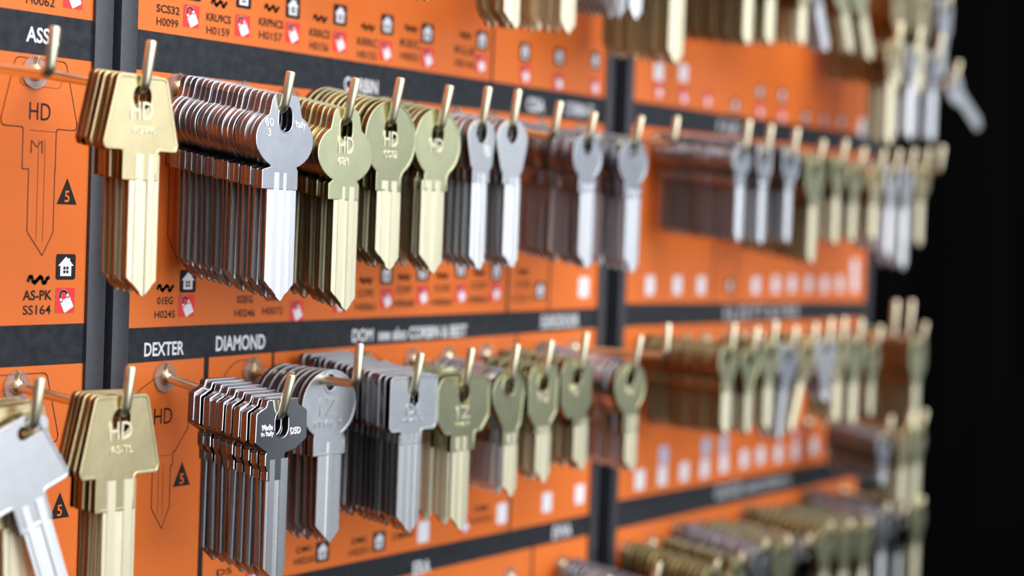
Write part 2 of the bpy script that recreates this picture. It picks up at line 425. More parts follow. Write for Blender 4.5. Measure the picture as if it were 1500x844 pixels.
px_stack(1, (705, 187), 126, (680, 722, 178, 255), (686, 708, 401), 'egg', 'chrome', 8, 26, neck=(688, 713), nh=5, place='fifth stack of middle panel, upper row', text=[('8', 2, 6, -15.4, -10.8, None)])
px_stack(1, (750, 188), 130, (724, 768, 180, 262), (735, 756, 398), 'egg', 'chrome', 9, 27, neck=(733, 757), nh=4, place='sixth stack of middle panel, upper row')
bare_hook(1, (810, 201), 147, 'bare between the sixth and seventh stacks, middle panel, upper row')
px_stack(1, (862, 207), 163, (837, 879, 206, 278), (846, 867, 406), 'oval', 'nickel', 14, 41, neck=(845, 869), nh=5, place='seventh stack of middle panel, upper row', rim=1.4,
         gaps=[0, 2.6, 5.2, 8.4, 11.2, 16, 18.4, 21, 24, 27, 30, 33.5, 37, 41])
px_stack(1, (930, 215), 169, (904, 946, 210, 282), (913, 934, 408), 'oval', 'nickel', 8, 30, neck=(912, 937), nh=5, place='eighth stack of middle panel, upper row', rim=1.4, gaps=[0, 5, 8.6, 12, 18, 22, 26, 30])
bare_hook(1, (985, 212), 170, 'bare at right edge of middle panel, upper row')
# -------- middle panel, lower row
px_stack(2, (412, 611), 545, (368, 447, 585, 668), (383, 416, 856), 'stepped', 'mirror', 9, 27, neck=(386, 412), nh=8.5, place='first stack of middle panel, lower row',
         hole=(7.2, 9.6), ring=.5, prof='centre_groove', text=[('Made', -10.8, -5.2, -10.6, -8.6, 'stamp_white'), ('in Italy', -11.2, -4.6, -13.2, -11.0, 'stamp_white'), ('D5D', 4.8, 10.4, -13.0, -10.6, 'stamp_white')], bev=.26, lx=at(240, 572)[0])
px_stack(2, (522, 563), 503, (441, 518, 546, 648), (462, 495, 800), 'oval', 'steel', 7, 25, L=52, fo=35, neck=(457, 502), nh=6, place='second stack of middle panel, lower row', rim=1.0, ring=1.2, hole=(5, 6),
         text=[('1Z', -5.6, 5.0, -17.4, -10.6, None), ('ITALY', -8.0, 8.0, -21.6, -19.2, None)], prof='ridge', gaps=[0, 3.2, 6.4, 9.4, 14, 18.5, 23])
px_stack(2, (605, 579), 515, (568, 637, 551, 632), (580, 611, 782), 'square', 'steel', 17, 44, neck=(584, 614), nh=5, place='third stack of middle panel, lower row', rim=1.0, hole=(5.6, 7), ring=.8,
         text=[('DE', -4.6, 4.6, -15.2, -10.8, None), ('ITALY', -6.4, 6.4, -18.2, -16.6, None)], prof='fine')
px_stack(2, (680, 570), 508, (637, 716, 552, 636), (658, 684, 778), 'shouldered', 'olive', 4, 22, neck=(658, 694), nh=7, place='fourth stack of middle panel, lower row', rim=1.2, gaps=[0, 8.5, 17, 22],
         text=[('1Z', -5, 4, -17, -12, None), ('ITALY', -5, 4, -20.4, -18.6, None)])
px_stack(2, (748, 560), 503, (718, 767, 544, 632), (735, 755, 729), 'egg', 'olive', 10, 33, neck=(734, 757), nh=6, place='fifth stack of middle panel, lower row', rear='nickel', rim=1.5, ring=1.0, gaps=[0, 6.5, 10, 13, 16, 19, 22, 25, 29, 33])
px_stack(2, (797, 556), 497, (771, 816, 537, 622), (782, 804, 709), 'oblong', 'olive', 5, 22, neck=(781, 806), nh=4, place='sixth stack of middle panel, lower row', rim=1.4, ring=1, gaps=[0, 6, 10, 16, 22],
         text=[('HD', -4, 4, -15.6, -10.8, None)])
px_stack(2, (850, 546), 486, (818, 864, 528, 612), (837, 858, 691), 'oblong', 'olive', 8, 33, neck=(836, 860), nh=4, place='seventh stack of middle panel, lower row', text=[('HD', -6, 1, -15.6, -10.8, None)])
px_stack(2, (928, 546), 490, (898, 942, 530, 606), (913, 930, 692), 'oval', 'olive', 16, 45, neck=(911, 932), nh=9, place='eighth stack of middle panel, lower row', rear='nickel', rim=1.2, ring=1.0, text=[('HD', -4, 3, -15.6, -11.4, None)])
bare_hook(2, (975, 521), 474, 'bare at right edge of middle panel, lower row')
# -------- left panel, steel keys hanging askew in the near corner
_l, _h = at(48, 628, 52)
stack('near left corner, left panel lower row', _l, ROW[2], _l, _h, 52, 50.3, 1, 3, 'chrome', 'trapezoid',
      key_meshes('trapezoid', 35, 25, 2.6, -6.0, 7.0, 9, -4.5, 6.5, 78, rim=1.0, hole=(12, 4.4), prof='centre_groove', hx=9), up=16, swing=-21)
STACKS[-1].update(top=2.6, w=36, h=25, ox=0)
stack('behind the steel key, near left corner', _l, ROW[2], _l, _h, 52, 46, 3, 9, 'brass', 'trapezoid',
      key_meshes('trapezoid', 34, 25, 4.0, -7.5, 7.0, 12, -4.5, 6.5, 74, rim=1.0, hole=(7.2, 8), prof='two_groove'), up=16, swing=-3, swing_j=2)
STACKS[-1].update(top=4, w=36, h=25, ox=-3, nohook=True)
# -------- right panel, upper row
PLU = 'of right panel, upper row'
mm_stack(1, (1090, 222), 356, 18, 19, 8, 'lobed', 'nickel', 22, 46, place='first stack ' + PLU, ring=.8)
mm_stack(1, (1122, 228), 360, 17, 18, 8, 'oblong', 'nickel', 5, 16, place='second stack ' + PLU, rim=1.3)
mm_stack(1, (1160, 232), 358, 19, 18, 8, 'oblong', 'nickel', 6, 18, place='third stack ' + PLU, rim=1.3)
mm_stack(1, (1196, 247), 388, 24, 22, 10, 'shouldered', 'olive', 14, 40, place='fourth stack ' + PLU)
mm_stack(1, (1230, 246), 360, 18, 18, 8, 'oblong', 'olive', 5, 20, place='fifth stack ' + PLU)
mm_stack(1, (1255, 256), 358, 20, 18, 8.5, 'oval', 'olive', 5, 18, place='sixth stack ' + PLU)
mm_stack(1, (1285, 258), 355, 20, 18, 9, 'oval', 'brass', 5, 18, place='seventh stack ' + PLU)
mm_stack(1, (1308, 258), 376, 18, 20, 9, 'oval', 'chrome', 5, 20, place='eighth stack ' + PLU)
mm_stack(1, (1331, 256), 396, 22, 22, 11, 'egg', 'chrome', 3, 14, place='ninth stack ' + PLU)
mm_stack(1, (1353, 256), 362, 22, 18, 9, 'shouldered', 'brass', 3, 14, place='tenth stack ' + PLU)
bare_hook(1, (1374, 253), 213, 'bare at right end of the upper row, right panel')
# -------- right panel, lower row
PLL = 'of right panel, lower row'
mm_stack(2, (1070, 520), 636, 20, 20, 10, 'oval', 'olive', 18, 45, place='first stack ' + PLL)
mm_stack(2, (1102, 523), 636, 22, 20, 8, 'egg', 'olive', 4, 14, place='second stack ' + PLL, rim=1.2)
mm_stack(2, (1131, 514), 630, 19, 20, 9, 'oblong', 'olive', 6, 22, place='third stack ' + PLL)
mm_stack(2, (1158, 520), 645, 20, 20, 8, 'oblong', 'mirror', 3, 10, place='fourth stack ' + PLL, swing=9)
mm_stack(2, (1188, 515), 640, 22, 20, 9, 'shouldered', 'brass', 4, 14, place='fifth stack ' + PLL, swing=24, swing_j=6)
mm_stack(2, (1212, 508), 590, 27, 27, 10, 'egg', 'chrome', 2, 6, place='sixth stack ' + PLL, swing=-4)
mm_stack(2, (1232, 506), 618, 20, 22, 11, 'oval', 'brass', 4, 16, place='seventh stack ' + PLL)
mm_stack(2, (1256, 508), 622, 22, 22, 11, 'shouldered', 'olive', 5, 20, place='eighth stack ' + PLL)
mm_stack(2, (1282, 496), 610, 20, 20, 9, 'oval', 'olive', 3, 20, place='ninth stack ' + PLL)
mm_stack(2, (1348, 492), 632, 24, 24, 10, 'shouldered', 'olive', 15, 40, place='tenth stack ' + PLL)
for x in (1308, 1330): bare_hook(2, (x, 496), 440, '%s bare one, right end of lower row' % ('first' if x == 1308 else 'second'))
# -------- keys of the top row, whose bows are above the picture
PT = 'of middle panel, top row'
mm_stack(0, (190, None), 3, 24, 25, 10, 'oval', 'olive', 3, 8, total=58, place='first stack ' + PT)
def top_stack(tip, w, h, bw, kind, finish, n, span, place, swing=0, swing_j=1.2, h0=None, **kw):
    l, hh = at(tip[0], tip[1], 50)
    base = ROW[0] if h0 is None else h0
    drop = base - 4.6 - hh; l -= drop * math.tan(R(-swing)); hh = base - 4.6 - drop / math.cos(R(swing))
    k = dict(l=l)
    mm_stack(0, (l, None), 0, w, h, bw, kind, finish, n, span, total=(base - 6.5 * 50 / 52 + 1.6 + 4) - hh, swing=swing, swing_j=swing_j, place=place, h0=h0, **kw)
STACKS.pop()
top_stack((620, 2), 24, 25, 11, 'oval', 'olive', 4, 14, 'first stack ' + PT)
top_stack((746, 43), 25, 25, 11, 'oval', 'brass', 5, 14, 'second stack ' + PT, tl=.25)
top_stack((829, 52), 25, 25, 12, 'shouldered', 'brass', 9, 34, 'third stack ' + PT, gaps=[0, 5, 10, 16, 20, 24, 28, 31, 34])
top_stack((928, 31), 24, 25, 12, 'oval', 'chrome', 12, 42, 'fourth stack ' + PT, gaps=[0, 9, 14, 17, 20, 23, 26, 29, 32, 35, 38, 42])
top_stack((986, 96), 27, 28, 14, 'shouldered', 'brass', 9, 36, 'fifth stack ' + PT)
PR = 'of right panel, top row'
top_stack((1092, 68), 22, 24, 10, 'oval', 'olive', 16, 46, 'first stack ' + PR)
top_stack((1124, 68), 22, 24, 11, 'oval', 'olive', 5, 16, 'second stack ' + PR)
top_stack((1172, 68), 22, 24, 9, 'oblong', 'brass', 7, 28, 'third stack ' + PR)
top_stack((1210, 78), 22, 24, 10, 'oblong', 'nickel', 3, 9, 'fourth stack ' + PR, swing=-29)
top_stack((1245, 80), 22, 24, 10, 'oblong', 'olive', 3, 9, 'fifth stack ' + PR, swing=-27)
top_stack((1272, 90), 22, 24, 10, 'oblong', 'olive', 4, 10, 'sixth stack ' + PR, swing=-27)
top_stack((1312, 130), 26, 28, 12, 'shouldered', 'brass', 12, 46, 'seventh stack ' + PR)
top_stack((1343, 139), 26, 28, 13, 'shouldered', 'brass', 5, 18, 'eighth stack ' + PR)
top_stack((1378, 114), 22, 24, 10, 'oblong', 'steel', 2, 6, 'ninth stack ' + PR)
top_stack((1432, 188), 20, 20, 10, 'oblong', 'steel', 1, 3, 'swung out alone, right end under top row', swing=-64, h0=58)
for (x, y), f, t in (((1300, 215), 'brass', 'first'), ((1330, 206), 'chrome', 'second'), ((1362, 210), 'nickel', 'third')):
    top_stack((x, y), 20, 20, 11, 'oval', f, 3, 12, t + ' short-row stack under top row, right panel', h0=72)
# short row between lower and bottom rows, right end
for (x, y), f, n, t in (((1290, 712), 'nickel', 9, 'first'), ((1318, 742), 'brass', 3, 'second'), ((1338, 745), 'olive', 3, 'third')):
    top_stack((x, y), 20, 20, 10, 'oval', f, n, n * 3.4, t + ' short-row stack above bottom row, right panel', h0=-160)
# -------- bottom row
PB = 'of right panel, bottom row'
mm_stack(3, (337, None), 0, 28, 28, 10, 'oval', 'nickel', 12, 36, total=60, fo=44, place='only stack of middle panel, bottom row', rim=1.2)
for k, (f, kd, n, sp) in enumerate([('olive', 'oval', 14, 46), ('olive', 'lobed', 9, 40), ('nickel', 'oval', 14, 46), ('olive', 'shouldered', 10, 42), ('mirror', 'oval', 8, 40), ('olive', 'oval', 12, 44), ('olive', 'oblong', 10, 42),
                                    ('olive', 'shouldered', 12, 44), ('nickel', 'oval', 16, 46), ('mirror', 'oblong', 8, 34), ('olive', 'oval', 8, 30)]):
    mm_stack(3, (398 + 27 * k, None), 0, 23, 23, 10, kd, f, n, sp, total=58, up=9, place=ORD[k].replace('front', 'first') + ' stack ' + PB, h0=ROW[3] + (0, 0, 4, 2, 0, 4, 2, 0, 6, 2, 4)[k])
bare_hook(3, (0, 0), 0, 'bare, bottom row, centre of middle panel', l=238)
bare_hook(3, (0, 0), 0, 'bare, left of the only stack in bottom row', l=292)

# -------- make them real: every front key, then the nearest others; what is left over is one heap
cand = []
for si, s in enumerate(STACKS):
    for i in range(s['n']):
        out = s['fo'] - (s['gaps'][i] if s.get('gaps') else (min(s['span'], s['fo'] - 6) * i / max(1, s['n'] - 1)))
        if i and not s.get('gaps'): out += random.uniform(-.25, .25) * (s['span'] / max(1, s['n'] - 1) - 2.1 if s['span'] / max(1, s['n'] - 1) > 2.2 else 0)
        p = O + A * (s['l0'] * MM) + U * (s['h0'] * MM) + D * (out * MM)
        hid = 0 if i == 0 else .25
        far = .12 if s['h0'] in (ROW[3], ROW[0]) and s['l0'] > 380 else 0
        cand.append((p.z + hid + far, si, i, out))
cand.sort()
single = {(a, b) for _, a, b, _ in cand[:312]} | {(a, b) for _, a, b, _ in cand if b == 0}
rest = bmesh.new(); rest_mats = []
YAW = {'left panel lower row': -1.5, 'first stack of middle panel, lower row': 1.0}
KNAME = {'trapezoid': 'trapezoid', 'lobed': 'lobed round', 'oval': 'oval', 'egg': 'egg', 'square': 'square', 'shouldered': 'broad-shouldered', 'oblong': 'oblong', 'stepped': 'stepped'}
for si, s in enumerate(STACKS):
    pl = s['place']
    if s['n']: hl = 'yellowish wire hook holding ' + ('the ' + pl if 'stack' in pl else ('the key ' if s['n'] == 1 else 'the keys at ') + pl)
    else: hl = 'empty yellowish wire hook, ' + pl
    if not s.get('nohook'): hook(s['l0'], s['h0'], s['l1'], s['h1'], s['L'], s['up'], hl, 'wire hooks on the key board')
    if not s['n']: continue
    bow, blade = s['meshes']
    f = s['finish']
    eg = 'brass_edge_shade' if f in ('brass', 'olive') else 'nickel_edge_shade'
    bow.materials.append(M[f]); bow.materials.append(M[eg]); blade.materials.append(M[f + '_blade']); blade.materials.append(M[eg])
    if s.get('rear'):
        b2, l2 = bow.copy(), blade.copy(); r_ = s['rear']
        b2.materials.clear(); l2.materials.clear()
        for q in (M[r_], M['nickel_edge_shade']): b2.materials.append(q)
        for q in (M[r_ + '_blade'], M['nickel_edge_shade']): l2.materials.append(q)
        s['rear_meshes'] = (b2, l2, r_)
    for _, a, i, out in sorted([c for c in cand if c[1] == si], key=lambda c: c[2]):
        t = out / s['L']
        l = s['l0'] + (s['l1'] - s['l0']) * t; h = s['h0'] + (s['h1'] - s['h0']) * t + 1.82
        jx = 0 if i == 0 else random.uniform(-.35, .35)
        sw = s['swing'] + (0 if i == 0 else random.uniform(-1, 1) * s['swing_j'])
        loc = W3(l + s['ox'] + jx, h, out); rot = (0, R(sw), R(random.uniform(-1.5, 1.5) + YAW.get(pl, 0) * (.5 if i else 1)))
        if (si, i) in single:
            root = empty('key_blank', loc); root.rotation_euler = rot
            w1 = ('%s %s-headed key' % (WORD[s['rear'] if i and s.get('rear') else f], KNAME[s['kind']]))
            tag(root, '%s, %s, %s' % (w1, ('front of stack' if s['n'] > 1 else 'hanging singly') if i == 0 else ORD[i] + ' from front', pl.replace('of middle', 'middle').replace('of right', 'right')), 'key', 'hanging keys, ' + pl)
            if i and s.get('rear'): b_, l_, f_ = s['rear_meshes']
            else: b_, l_ = bow, blade
            b = bpy.data.objects.new('bow', b_); COL.objects.link(b); b.parent = root
            b = bpy.data.objects.new('blade', l_); COL.objects.link(b); b.parent = root
            if i == 0 and s.get('text'):
                for st, x0, x1, z0, z1, mt in s['text']:
                    me = text_mesh(st, x0, x1, z0 + s['top'], z1 + s['top'], extrude=.22, bold=.003 if mt else .010, y=-s['thick'] / 2 + (.225 if s['rim'] else 0))
                    link('stamped_lettering', me, M[mt] if mt else M[f + '_blade'], root)
        else:
            mw = Matrix.Translation(loc) @ Matrix.Rotation(rot[1], 4, 'Y')
            for me, key in ((bow, f), (blade, f + '_blade')):
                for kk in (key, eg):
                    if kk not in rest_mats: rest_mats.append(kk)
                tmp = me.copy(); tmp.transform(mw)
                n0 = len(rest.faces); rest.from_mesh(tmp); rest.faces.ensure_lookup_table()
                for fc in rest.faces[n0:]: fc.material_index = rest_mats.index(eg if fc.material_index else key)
                bpy.data.meshes.remove(tmp)
if len(rest.faces):
    me = bpy.data.meshes.new('key_blanks'); rest.to_mesh(me); rest.free()
    for p in me.polygons: p.use_smooth = True
    me.set_sharp_from_angle(angle=R(30))
    tag(link('key_blanks', me, [M[k] for k in rest_mats]), 'blurred mass of key blanks behind the front keys on the right panel', 'keys', None, 'stuff')

# ------------------------------------------------------------------ the printed panels
HB, HT = -330.0, 150.0
class Ink:
    """flat printing on a panel: coloured polygons (mm on the board) in one mesh"""
    def __init__(s): s.bm = bmesh.new(); s.mats = []
    def poly(s, pts, m_, layer=0):
        if m_ not in s.mats: s.mats.append(m_)
        f_ = s.bm.faces.new([s.bm.verts.new((x * MM, -(.12 + .06 * layer) * MM, z * MM)) for x, z in pts]); f_.material_index = s.mats.index(m_)
    def line(s, pts, w, m_, closed=False, layer=0):
        n = len(pts)
        for i in range(n if closed else n - 1):
            a, b = Vector(pts[i]), Vector(pts[(i + 1) % n]); d_ = b - a
            if d_.length < 1e-6: continue
            d_.normalize(); q = Vector((-d_.y, d_.x)) * w / 2; e = d_ * w * .3
            s.poly([tuple(a - q - e), tuple(b - q + e), tuple(b + q + e), tuple(a + q - e)], m_, layer)
    def done(s, name, parent, loc):
        me = bpy.data.meshes.new(name)
        for f_ in s.bm.faces: f_.normal_update()
        for f_ in s.bm.faces:
            if f_.normal.y > 0: f_.normal_flip()
        s.bm.to_mesh(me); s.bm.free()
        return link(name, me, [M[k] for k in s.mats], parent, loc)

def panel(name, x0, x1, label, edges):
    root = empty('signboard', W3((x0 + x1) / 2, HB, 0)); tag(root, label, 'sign panel', 'printed key panels')
    off = Vector((-(x0 + x1) / 2 * MM, 0, -HB * MM))
    def part(nm, me, mt, parent=root): return link(nm, me, mt, parent)
    bm = bmesh.new(); box(bm, (x0 - (x0 + x1) / 2) * MM, (x1 - (x0 + x1) / 2) * MM, 0, .003, 0, (HT - HB) * MM)
    part('printed_sheet', to_mesh(bm, 'printed_sheet', 0), M['orange'])
    for a, b in edges:
        bm = bmesh.new(); box(bm, (a - (x0 + x1) / 2) * MM, (b - (x0 + x1) / 2) * MM, -.0015, .02, 0, (HT - HB) * MM, .0006)
        part('side_rail', to_mesh(bm, 'side_rail', 30), M['rail'])
    root['_c'] = (x0 + x1) / 2
    return root

PL = panel('left', -95, 22.4, 'orange printed key panel at the left edge, left of the first black post', [(22.4, 31)])
PM = panel('middle', 42.6, 360.6, 'orange printed key panel in the middle, between the two black posts', [(34.4, 42.6), (360.6, 367.2)])
PRT = panel('right', 387, 689, 'orange printed key panel at the right, farthest and most blurred', [(380.6, 387), (689, 697)])
def loc_on(p, l, h): return Vector(((l - p['_c']) * MM, 0, (h - HB) * MM))
for x, lb in ((32.75, 'black upright post between the left and middle orange panels'), (374.0, 'black upright post between the middle and right orange panels'), (701, 'black upright post at the far right end of the panels')):
    r = empty('display_post', (x * MM, 0, 0)); tag(r, lb, 'post', 'black posts of the key display')
    bm = bmesh.new(); box(bm, -.012, .012, .0205, .045, .012, 1.75, .001); link('upright', to_mesh(bm, 'upright', 30), M['slot'], r)
    bm = bmesh.new(); box(bm, -.05, .05, -.12, .16, 0, .012, .002); link('foot_plate', to_mesh(bm, 'foot_plate', 30), M['slot'], r)

def band(p, x0, x1, top0, top1, bot0, bot1, words):
    """black title band; top and bottom heights at its two ends"""
    ink = bmesh.new()
    v = [Vector(((x - p['_c']) * MM, y, (h - HB) * MM)) for y in (-.00010, 0) for x, h in ((x0, bot0), (x1, bot1), (x1, top1), (x0, top0))]
    vs = [ink.verts.new(q) for q in v]
    for idx in ((0, 1, 2, 3), (7, 6, 5, 4), (0, 4, 5, 1), (1, 5, 6, 2), (2, 6, 7, 3), (3, 7, 4, 0)): ink.faces.new([vs[k] for k in idx])
    b = link('title_band', to_mesh(ink, 'title_band', 0), M['black_print'], p)
    for s_, xl, xr, yt, yb in words:
        far = p is PRT
        ym = (yt + yb) / 2; l0_, l1_ = at(xl, ym)[0], at(xr, ym)[0]; hc = at((xl + xr) / 2, ym)[1]; hh = abs(at((xl + xr) / 2, yt)[1] - at((xl + xr) / 2, yb)[1]) / 2
        me = text_mesh(s_, l0_ - p['_c'], l1_ - p['_c'], hc - hh - HB, hc + hh - HB, 0, -.012 if far else .02, y=-.16)
        link('title_lettering', me, M['letter_white'], b)
band(PL, -95, 22.4, 20, 20, 6, 6, [('ASSA', 38, 87, 41, 64)])
band(PL, -95, 22.4, -84.9, -84.9, -98.8, -98.8, [])
band(PM, 42.6, 360.6, 19.4, 19.2, 5.2, 6.2, [('CORBIN', 504, 553, 115, 136), ('CISA', 772, 797, 144, 164), ('CORBIN-IT', 828, 868, 152, 170)])
band(PM, 42.6, 360.6, -87.2, -85.3, -99.9, -95.5, [('DEXTER', 211, 269, 501, 521), ('DIAMOND', 316, 388, 491, 513), ('DOM  see also CORBIN & BEST', 516, 683, 479, 497), ('EURODOOR', 793, 847, 461, 480)])
band(PM, 42.6, 360.6, -188.8, -189.0, -199.4, -199.6, [('ERA', 605, 630, 821, 841), ('EVVA', 810, 836, 769, 788)])
band(PRT, 387, 689, 20, 20, 7.5, 8.5, [('FAB', 1052, 1082, 178, 196)])
band(PRT, 387, 689, -83.6, -87.2, -95.5, -97.5, [('ELZETT & FAB', 1062, 1168, 449, 466)])
band(PRT, 387, 689, -185.0, -187.8, -200, -200, [('GEGE and others', 1048, 1156, 702, 720)])

def pt(p, x, y): return at(x, y)
def squiggle(ink, l, h, w, m_='ink'):
    pts = [(l + w * (k / 12), h + w * .12 * math.sin(k * 1.15) + (w * .03 * (k % 3))) for k in range(13)]
    ink.line(pts, w * .15, m_)
def rsq(l, h, s, r=.8): return fillet([(l - s / 2, h - s / 2, r), (l + s / 2, h - s / 2, r), (l + s / 2, h + s / 2, r), (l - s / 2, h + s / 2, r)], 3)
def padlock(p, x, y, s=8.6, pale=False):
    l, h = at(x, y); k = Ink()
    k.poly(rsq(0, 0, s, .3), 'red_print')
    ca, sa = math.cos(R(28)), math.sin(R(28))
    def T(a, b): return (a * ca - b * sa + s * .07, a * sa + b * ca - s * .12)
    bd = fillet([(-.27 * s, -.30 * s, .4), (.27 * s, -.30 * s, .4), (.27 * s, .20 * s, .4), (-.27 * s, .20 * s, .4)], 3)
    k.poly([T(a, b) for a, b in bd], 'white_print', 1)
    sh = [(-.19 * s, .18 * s)] + [(.19 * s * math.cos(R(180 - a)), .36 * s + .19 * s * math.sin(R(a))) for a in range(0, 181, 20)] + [(.19 * s, .18 * s)]
    k.line([T(a, b) for a, b in sh], .11 * s, 'white_print', layer=1)
    k.done('padlock_icon', p, loc_on(p, l, h))
def house(p, x, y, s=8.8):
    l, h = at(x, y); k = Ink()
    k.poly(rsq(0, 0, s, .9), 'ink')
    k.poly([(-.28 * s, -.36 * s), (.28 * s, -.36 * s), (.28 * s, .04 * s), (.40 * s, .04 * s), (.20 * s, .24 * s), (.20 * s, .34 * s), (.12 * s, .34 * s), (.12 * s, .30 * s), (0, .40 * s), (-.40 * s, .04 * s), (-.28 * s, .04 * s)], 'white_print', 1)
    for a in (-1, 1):
        for b in (-1, 1):
            c, d_ = a * .075 * s, -.12 * s + b * .075 * s; q = .055 * s
            k.poly([(c - q, d_ - q), (c + q, d_ - q), (c + q, d_ + q), (c - q, d_ + q)], 'ink', 2)
    k.done('house_icon', p, loc_on(p, l, h))
def sticker(p, x, y, w=7.5, hh=8.5, m_='white_print'):
    l, h = at(x, y); k = Ink(); k.poly(fillet([(-w / 2, -hh / 2, 1), (w / 2, -hh / 2, 1), (w / 2, hh / 2, 1), (-w / 2, hh / 2, 1)], 3), m_)
    k.done('white_label' if m_ == 'white_print' else 'grey_label', p, loc_on(p, l, h))
def triangle(p, x, y, s=8.6):
    l, h = at(x, y); k = Ink()
    k.poly([(-s * .52, -s * .5), (s * .52, -s * .5), (0, s * .55)], 'ink')
    o = k.done('warning_triangle', p, loc_on(p, l, h))
    me = text_mesh('5', -1.1, 1.1, -3.6, .4, 0, .015, y=-.2); link('triangle_number', me, M['orange'], o)
def code(p, s_, xl, xr, yt, yb, bold=.012):
    ym = (yt + yb) / 2; a, b = at(xl, ym)[0], at(xr, ym)[0]; l = (a + b) / 2; h = at((xl + xr) / 2, ym)[1]
    hh = abs(at((xl + xr) / 2, yt)[1] - at((xl + xr) / 2, yb)[1]) / 2
    link('code_lettering', text_mesh(s_, a - l, b - l, -hh, hh, 0, bold, y=-.12), M['ink'], p, loc_on(p, l, h))
def mark(p, x, y, w=8):
    l, h = at(x, y); k = Ink(); squiggle(k, -w / 2, 0, w); k.done('cut_profile_mark', p, loc_on(p, l, h))
def divider(p, l, h0, h1, w=2.0, m_='ink'):
    k = Ink(); k.poly([(-w / 2, 0), (w / 2, 0), (w / 2, h1 - h0), (-w / 2, h1 - h0)], m_); k.done('divider_line', p, loc_on(p, l, h0))
def outline(p, l, h, kind, w, hh, top, nl, nr, nh, bl, br, tip, tx='HD', ty=-10):
    """the life-size drawing of a key printed behind its hook"""
    k = Ink(); ol = fillet(bow_outline(kind, w, hh, nl, nr, nh)); ol = [(x, z + top) for x, z in ol]
    i = min(range(len(ol)), key=lambda q: (round(ol[q][1], 2), -ol[q][0])); ol2 = [q for q in ol if q[1] > top - hh - nh + .3]
    j = max(range(len(ol2)), key=lambda q: ol2[q - 1][0] * 0 + (1 if (ol2[q - 1][0] > 0 and ol2[q][0] < 0 and ol2[q][1] < top - hh * .9) else 0))
    ol2 = ol2[j:] + ol2[:j]
    px_ = (bl + br) / 2 + .1 * (br - bl)
    pts = ol2 + [(nr, top - hh - nh), (br, top - hh - nh), (br, top - tip + 8), (px_, top - tip), (bl, top - tip + 8), (bl, top - hh - nh), (nl, top - hh - nh)]
    k.line(pts, .38, 'line_ink', True)
    for q in (.35, .6): k.line([(bl + (br - bl) * q, top - hh - 4), (bl + (br - bl) * q, top - tip + 5)], .16, 'line_ink')
    k.line([(bl, top - hh - 1), (br, top - hh - 1)], .16, 'line_ink')
    if kind == 'trapezoid': k.line(fillet([(-9, -4.6, 1.9), (9, -4.6, 1.9), (9, -.4, 1.9), (-9, -.4, 1.9)]), .16, 'line_ink', True)
    o = k.done('key_outline', p, loc_on(p, l, h))
    if kind == 'trapezoid': k2 = text_mesh('M', -3.6, 1.6, top - hh - 8.6, top - hh - 4.2, 0, -.02, y=-.14); link('outline_lettering', k2, M['line_ink'], o)
    if tx: link('outline_lettering', text_mesh(tx, -4.6, 4.6, ty - 5.8, ty, 0, -.004, y=-.14), M['ink'], o)

# left panel printing
outline(PL, 0, 0, 'trapezoid', 33, 23, 4.6, -7.0, 7.4, 14, -4.2, 7.2, 66)
outline(PL, -5, -106, 'trapezoid', 34, 24, 4.6, -7.0, 7.4, 14, -4.2, 7.2, 66)
code(PL, 'AS-PK', 33, 76, 425, 440, .022); code(PL, 'SS164', 33, 74, 447, 461); mark(PL, 56, 411, 9)
house(PL, 96, 391); padlock(PL, 95, 440); triangle(PL, 98, 281); triangle(PL, 87, 741)
code(PL, 'H0062', 38, 80, -6, 8); padlock(PL, 107, -6)
# middle panel printing
outline(PM, 62, -110, 'hexagon', 26, 30, 6.5, -6.5, 5.6, 5, -4.6, 4.6, 58, ty=-7)
triangle(PM, 266, 695)
for l in (66, 93, 125, 160, 190): outline(PM, l, 1, 'lobed', 26, 27, 3.0, -6.5, 5.6, 5, -4.6, 4.6, 66, tx=None)
for l in (104, 145, 180): outline(PM, l, -105, 'oval', 25, 27, 4.0, -6.5, 5.6, 5, -4.6, 4.6, 62, tx=None)
for s1, s2, x in (('SCS32', 'H0099', 246), ('KRU9CS', 'H0159', 320), ('KRPNCS', 'H0157', 397), ('KRRCS', 'H0156', 468), ('KRRC', 'H0155', 538), ('KEC', 'H0051', 601), ('KLE', 'H0146', 681)):
    y = {246: 14, 320: 27, 397: 34, 468: 49, 538: 62, 601: 64, 681: 74}[x]; w = {246: 17, 320: 18, 397: 18}.get(x, 15)
    code(PM, s1, x - w, x + w, y - 6, y + 6, .022); code(PM, s2, x - w, x + w - 2, y + 13, y + 25)
    mark(PM, x + 1, y - 21, 8)
for x, y in ((280, 24), (355, 38), (428, 48), (497, 61), (565, 74), (626, 84), (704, 93), (769, 108), (818, 119), (871, 125)): padlock(PM, x, y, 8.2)
for x, y in ((283, -16), (357, -4), (429, 11), (498, 22), (567, 36), (626, 49), (706, 59), (769, 76), (819, 83), (872, 89)): house(PM, x, y, 8.4)
for s1, s2, x, y in (('01EG', 'H0245', 242, 442), ('02EG', 'H0246', 359, 440), ('681', 'H0072', 400, 437), ('CO92', 'H0061', 536, 431), ('CO97', 'H0068', 592, 426), ('CO91', 'H0064', 648, 424), ('CO7', 'H0063', 702, 420), ('CI2', 'CS11', 766, 418)):
    code(PM, s1, x - 12, x + 11, y - 7, y + 4, .018); code(PM, s2, x - 16, x + 14, y + 13, y + 24)
    mark(PM, x, y - 19, 8)
for x, y in ((273, 448), (434, 455), (497, 443), (566, 437), (619, 432), (675, 430), (726, 427)): padlock(PM, x, y, 8.2)
for x, y in ((275, 412), (566, 402), (619, 397), (675, 393), (727, 397), (791, 426)): house(PM, x, y, 8.4)
sticker(PM, 855, 421, 9, 10)
